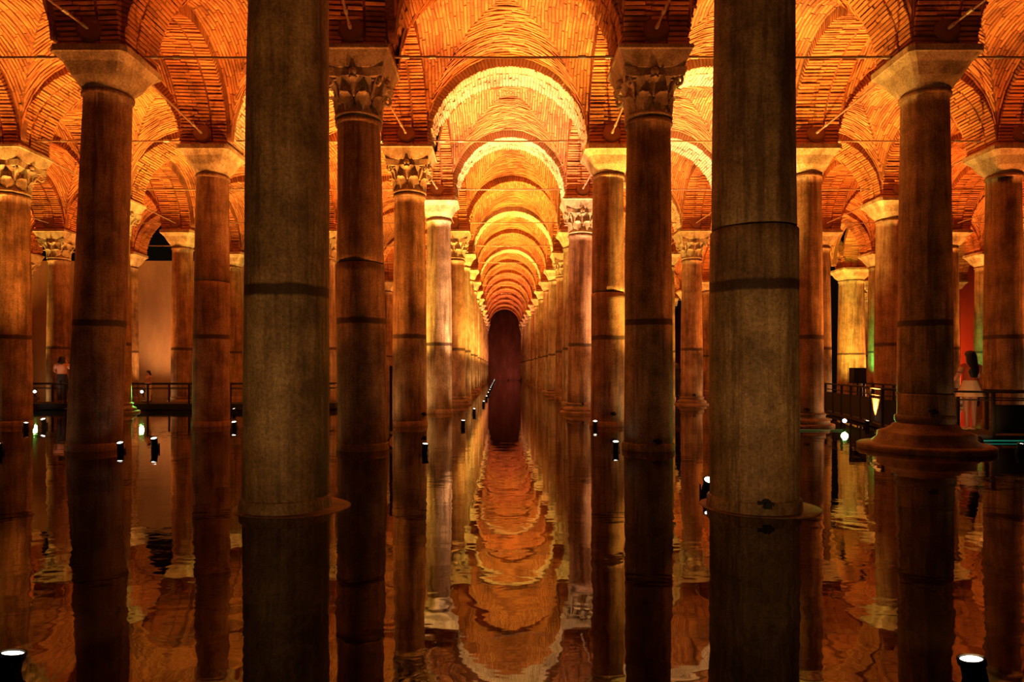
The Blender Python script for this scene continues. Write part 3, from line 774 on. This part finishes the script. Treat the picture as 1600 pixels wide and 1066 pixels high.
# ------------------------------------------------------------------ walkways
def walkway(label, edge, width_dir, z, rail_z, posts, strip=None):
    """edge: visible edge polyline (x, y); the deck runs from it along width_dir"""
    t = thing('walkway', label, 'walkway', (edge[0][0], edge[0][1], 0))
    o = Vector((edge[0][0], edge[0][1], 0))
    wd = Vector(width_dir)
    P = [Vector((x, y, 0)) - o for x, y in edge]
    top = [p + Vector((0, 0, z)) for p in P] + [p + wd + Vector((0, 0, z)) for p in reversed(P)]
    bot = [Vector((v.x, v.y, 0.02)) for v in top]
    n = len(top)
    fs = [tuple(range(n)), tuple(reversed(range(n, 2 * n)))] + [(i, n + i, n + (i + 1) % n, (i + 1) % n) for i in range(n)]
    MB().add(top + bot, fs).build('deck', DECK, t)
    for off, zz in ((0, rail_z), (0, rail_z - 0.16), (1, rail_z), (1, rail_z - 0.16)):
        MB().tube([p + wd * off * 0.96 + Vector((0, 0, zz)) for p in P], 0.022 if zz == rail_z else 0.014, 8).build('rail', BLACK, t)
    for a, b in zip(P, P[1:]):
        L = (b - a).length; k = max(1, round(L / posts))
        for i in range(k):
            for off in (0, 1):
                q = a.lerp(b, (i + 0.02) / k) + wd * off * 0.96
                MB().box((q.x, q.y, (z + rail_z) / 2), (0.05, 0.05, rail_z - z)).build('post', BLACK, t)
            a2, b2 = a.lerp(b, (i + 0.06) / k), a.lerp(b, (i + 0.94) / k)
            mid = (a2 + b2) / 2; ang = math.atan2(b2.y - a2.y, b2.x - a2.x)
            if strip is not None and not (a.y + edge[0][1] < 2.9 * S and i == 0 and k <= 2):
                MB().box((0, 0, 0), ((b2 - a2).length, 0.012, (rail_z - z) * 0.66), M=Matrix.Translation(mid + Vector((0, 0, z + (rail_z - z) * 0.38))) @ Matrix.Rotation(ang, 4, 'Z')).build('infill_panel', BLACK, t)
    return t, P, o
wl, _, _ = walkway('dark steel walkway with thin railing along the left wall', [(-4.2 * S, 4.62 * S), (-1.62 * S, 4.62 * S), (-1.2 * S, 4.72 * S)], (0, 1.5, 0), 0.22, 0.89, 1.35)
edge = [(2.05 * S, 4.25 * S), (1.90 * S, 3.55 * S), (1.77 * S, 3.12 * S), (1.80 * S, 2.80 * S), (1.95 * S, 2.66 * S), (2.9 * S, 2.60 * S)]
wr, P_, o_ = walkway('black walkway with railing curving behind the column on the wide pedestal', edge, (1.55, 0.55, 0), 0.10, 0.95, 0.9, strip=True)
MB().tube([Vector((WX(1515, 2.62), 2.60 * S, 0.03)) - o_, Vector((2.85 * S, 2.57 * S, 0.03)) - o_], 0.012, 8).build('light_strip', LENST, wr)
tag(MB().tube([(WX(1246, 3.08), 3.08 * S, 0.02), (WX(1316, 3.08), 3.08 * S, 0.02)], 0.006, 8).build('light_strip', LENSG), 'thin green light strip lying at the water right of the nearest column', 'light strip')
# black loudspeaker on a stand
sx, sy = WX(1340, 4.05), 4.05 * S
t = thing('loudspeaker', 'black box loudspeaker on a stand above the right walkway railing', 'speaker', (sx, sy, 0.1))
MB().box((0, 0, 1.11), (0.36, 0.30, 0.46)).build('cabinet', BLACK, t)
MB().box((0, -0.155, 1.11), (0.31, 0.012, 0.41)).build('grille', DARKC, t)
MB().tube([(0, 0, 0), (0, 0, 0.9)], 0.025, 10).build('stand_pole', BLACK, t)
MB().lathe([(0.16, 0), (0.16, 0.02), (0.03, 0.04)], 16).build('stand_foot', BLACK, t)
# black pipe beside the second left column
x, y = WX(611, 2.62), 2.62 * S
t = thing('cable_pipe', 'thin black upright pipe just right of the second left aisle column', 'pipe', (x, y, 0))
MB().tube([(-0.22, -0.05, 0.02), (-0.05, -0.02, 0.03), (0, 0, 0.12), (0, 0, WZ(572, 2.62))], 0.028, 8).build('pipe', BLACK, t)
MB().lathe([(0.034, 0.15), (0.034, 0.20)], 10).build('pipe_clip', IRON, t)

# ------------------------------------------------------------------ people
def person(label, loc, rz, H, top, bottom, kind='trousers', hair_len=0.5, arm=None, skin=SKIN):
    t = thing('person', label, 'person', loc, rz=rz)
    k = H / 1.65
    arm = arm or {'L': [(-0.19, 0.0, 1.33), (-0.25, 0.02, 1.06), (-0.20, 0.12, 0.84)], 'R': [(0.19, 0.0, 1.33), (0.25, 0.02, 1.06), (0.22, 0.10, 0.84)]}
    V, E, Rr = [], [], []
    def v(p, r_, par=None):
        V.append(Vector(p) * k); Rr.append(r_ * k)
        if par is not None: E.append((par, len(V) - 1))
        return len(V) - 1
    pel = v((0, 0, 0.90), 0.125); wst = v((0, 0, 1.05), 0.105, pel); ch = v((0, 0.0, 1.25), 0.12, wst); nk0 = v((0, 0, 1.38), 0.075, ch); nk = v((0, 0.005, 1.44), 0.048, nk0)
    h0 = v((0, 0.02, 1.50), 0.068, nk); h1 = v((0, 0.02, 1.57), 0.082, h0); v((0, 0.01, 1.625), 0.06, h1)
    v((0, 0.105, 1.555), 0.014, h1)                                  # nose
    for s_, a in ((-1, 'L'), (1, 'R')):
        sh = v(arm[a][0], 0.055, nk0); el = v(arm[a][1], 0.038, sh); wr_ = v(arm[a][2], 0.026, el)
        dirv = (Vector(arm[a][2]) - Vector(arm[a][1])).normalized()
        pm = v(Vector(arm[a][2]) + dirv * 0.06, 0.03, wr_)
        side = dirv.cross(Vector((0, 1, 0.3))).normalized()
        for f in range(4): 
            b0 = v(Vector(arm[a][2]) + dirv * 0.10 + side * (f - 1.5) * 0.018, 0.009, pm); v(Vector(arm[a][2]) + dirv * (0.165 - 0.01 * abs(f - 1.2)) + side * (f - 1.5) * 0.02 + Vector((0, 0.015, -0.01)), 0.007, b0)
        th_ = v(Vector(arm[a][2]) + dirv * 0.05 + side * 0.045, 0.010, pm); v(Vector(arm[a][2]) + dirv * 0.09 + side * 0.06, 0.008, th_)
        hp = v((s_ * 0.09, 0, 0.84), 0.088, pel); kn = v((s_ * 0.085, 0.015, 0.47), 0.055, hp); an = v((s_ * 0.08, -0.01, 0.08), 0.034, kn)
        ft = v((s_ * 0.085, 0.05, 0.035), 0.032, an); v((s_ * 0.095, 0.15, 0.022), 0.022, ft)
    me = bpy.data.meshes.new('body'); me.from_pydata(V, E, []); me.materials.append(skin)
    o = obj('body', me, t)
    bm = bmesh.new(); bm.from_mesh(me); lay = bm.verts.layers.skin.verify()
    for i, bv in enumerate(bm.verts):
        bv[lay].radius = (Rr[i], Rr[i]); bv[lay].use_root = (i == 0)
    bm.to_mesh(me); bm.free()
    m_ = o.modifiers.new('skin', 'SKIN'); m_.use_smooth_shade = True
    m2 = o.modifiers.new('sub', 'SUBSURF'); m2.levels = 2; m2.render_levels = 2
    def ell(prof, n=24):   # elliptical tube (rx, ry, y offset, z)
        mb = MB(); vs = []
        for (rx, ry, yo, z) in prof:
            for i in range(n):
                a = 2 * math.pi * i / n
                vs.append(Vector((math.cos(a) * rx, yo + math.sin(a) * ry, z)) * k)
        mb.add(vs, [(i * n + j, i * n + (j + 1) % n, (i + 1) * n + (j + 1) % n, (i + 1) * n + j) for i in range(len(prof) - 1) for j in range(n)], 0, 0, True)
        return mb
    tp = ell([(0.150, 0.128, 0, 0.99), (0.140, 0.120, 0, 1.06), (0.158, 0.132, 0, 1.20), (0.175, 0.134, 0, 1.30), (0.150, 0.105, 0, 1.375), (0.085, 0.075, 0, 1.41)])
    for s_, a in ((-1, 'L'), (1, 'R')):
        e0, e1 = Vector(arm[a][0]), Vector(arm[a][1])
        tp.tube([e0 * k + Vector((-s_ * 0.05, 0, 0)) * k, e0 * k, e0.lerp(e1, 0.55) * k], [0.075 * k, 0.070 * k, 0.056 * k], 12, caps=False)
    tp.build('top', top, t)
    if kind == 'skirt':
        n = 48; mb = MB(); vs = []
        for (rx, z, am) in ((0.145, 1.04, 0), (0.175, 0.96, 0.003), (0.225, 0.84, 0.008), (0.275, 0.72, 0.014), (0.285, 0.70, 0.016)):
            for i in range(n):
                a = 2 * math.pi * i / n; r_ = rx + am * math.sin(a * 9)
                vs.append(Vector((math.cos(a) * r_, math.sin(a) * r_ * 0.85, z)) * k)
        mb.add(vs, [(i * n + j, i * n + (j + 1) % n, (i + 1) * n + (j + 1) % n, (i + 1) * n + j) for i in range(4) for j in range(n)], 0, 0, True)
        mb.build('skirt', bottom, t)
    else:
        mb = ell([(0.150, 0.132, 0, 1.03), (0.168, 0.145, 0, 0.92), (0.172, 0.14, 0, 0.80)])
        for s_ in (-1, 1):
            mb.tube([Vector((s_ * 0.085, 0, 0.86)) * k, Vector((s_ * 0.085, 0.012, 0.50)) * k, Vector((s_ * 0.08, -0.005, 0.09)) * k], [0.105 * k, 0.085 * k, 0.068 * k], 14, caps=False)
        mb.build('trousers', bottom, t)
    hb = ell([(0.02, 0.02, 0.0, 1.672), (0.07, 0.085, 0.0, 1.655), (0.098, 0.108, 0.0, 1.60)] + [(0.104, 0.085, -0.035, 1.53), (0.115, 0.08, -0.055, 1.53 - hair_len * 0.4), (0.122, 0.07, -0.080, 1.53 - hair_len * 0.75), (0.085, 0.04, -0.095, 1.53 - hair_len), (0.02, 0.01, -0.10, 1.53 - hair_len - 0.03)])
    hb.build('hair', HAIR, t)
    for s_ in (-1, 1):
        MB().lathe([(0.036, 0.0), (0.042, 0.012), (0.04, 0.03)], 14).build('shoe_sole', PALE if kind == 'skirt' else BLACK, t, Vector((s_ * 0.09, 0.07, 0)) * k).scale = (1, 2.6, 1)
    return t
person('woman with long dark hair, red top and pale skirt behind the right railing', (WX(1516, 2.92), 2.92 * S, 0.10), 0.12, 1.68, REDTOP, PALE, 'skirt', 0.42,
       {'L': [(-0.19, 0.0, 1.33), (-0.29, 0.03, 1.10), (-0.30, 0.20, 0.98)], 'R': [(0.19, 0, 1.33), (0.24, 0.05, 1.08), (0.17, 0.2, 0.98)]})
person('person in pale top and black trousers beside the leaning column', (WX(97, 4.78), 4.78 * S, 0.22), 0.3, 1.62, PINK, DARKC, 'trousers', 0.12,
       {'L': [(-0.19, 0.0, 1.33), (-0.27, 0.05, 1.14), (-0.2, 0.2, 1.05)], 'R': [(0.19, 0, 1.33), (0.27, 0.10, 1.15), (0.10, 0.22, 1.42)]})
person('small figure in pale clothes standing at the left railing', (WX(232, 4.85), 4.85 * S, 0.22), 2.6, 1.12, PINK, PALE, 'trousers', 0.1)
person('dark-clothed person right of the aisle beyond the fifth right column', (WX(869, 7.6), 7.6 * S, 0.0), 0.4, 1.70, DARKC, DARKC, 'trousers', 0.3)
person('dark-clothed person half hidden behind the second right aisle column', (WX(1058, 6.9), 6.9 * S, 0.0), 0.2, 1.70, DARKC, DARKC, 'trousers', 0.2)
print('single bricks', nb_single, 'objects', len(bpy.data.objects))
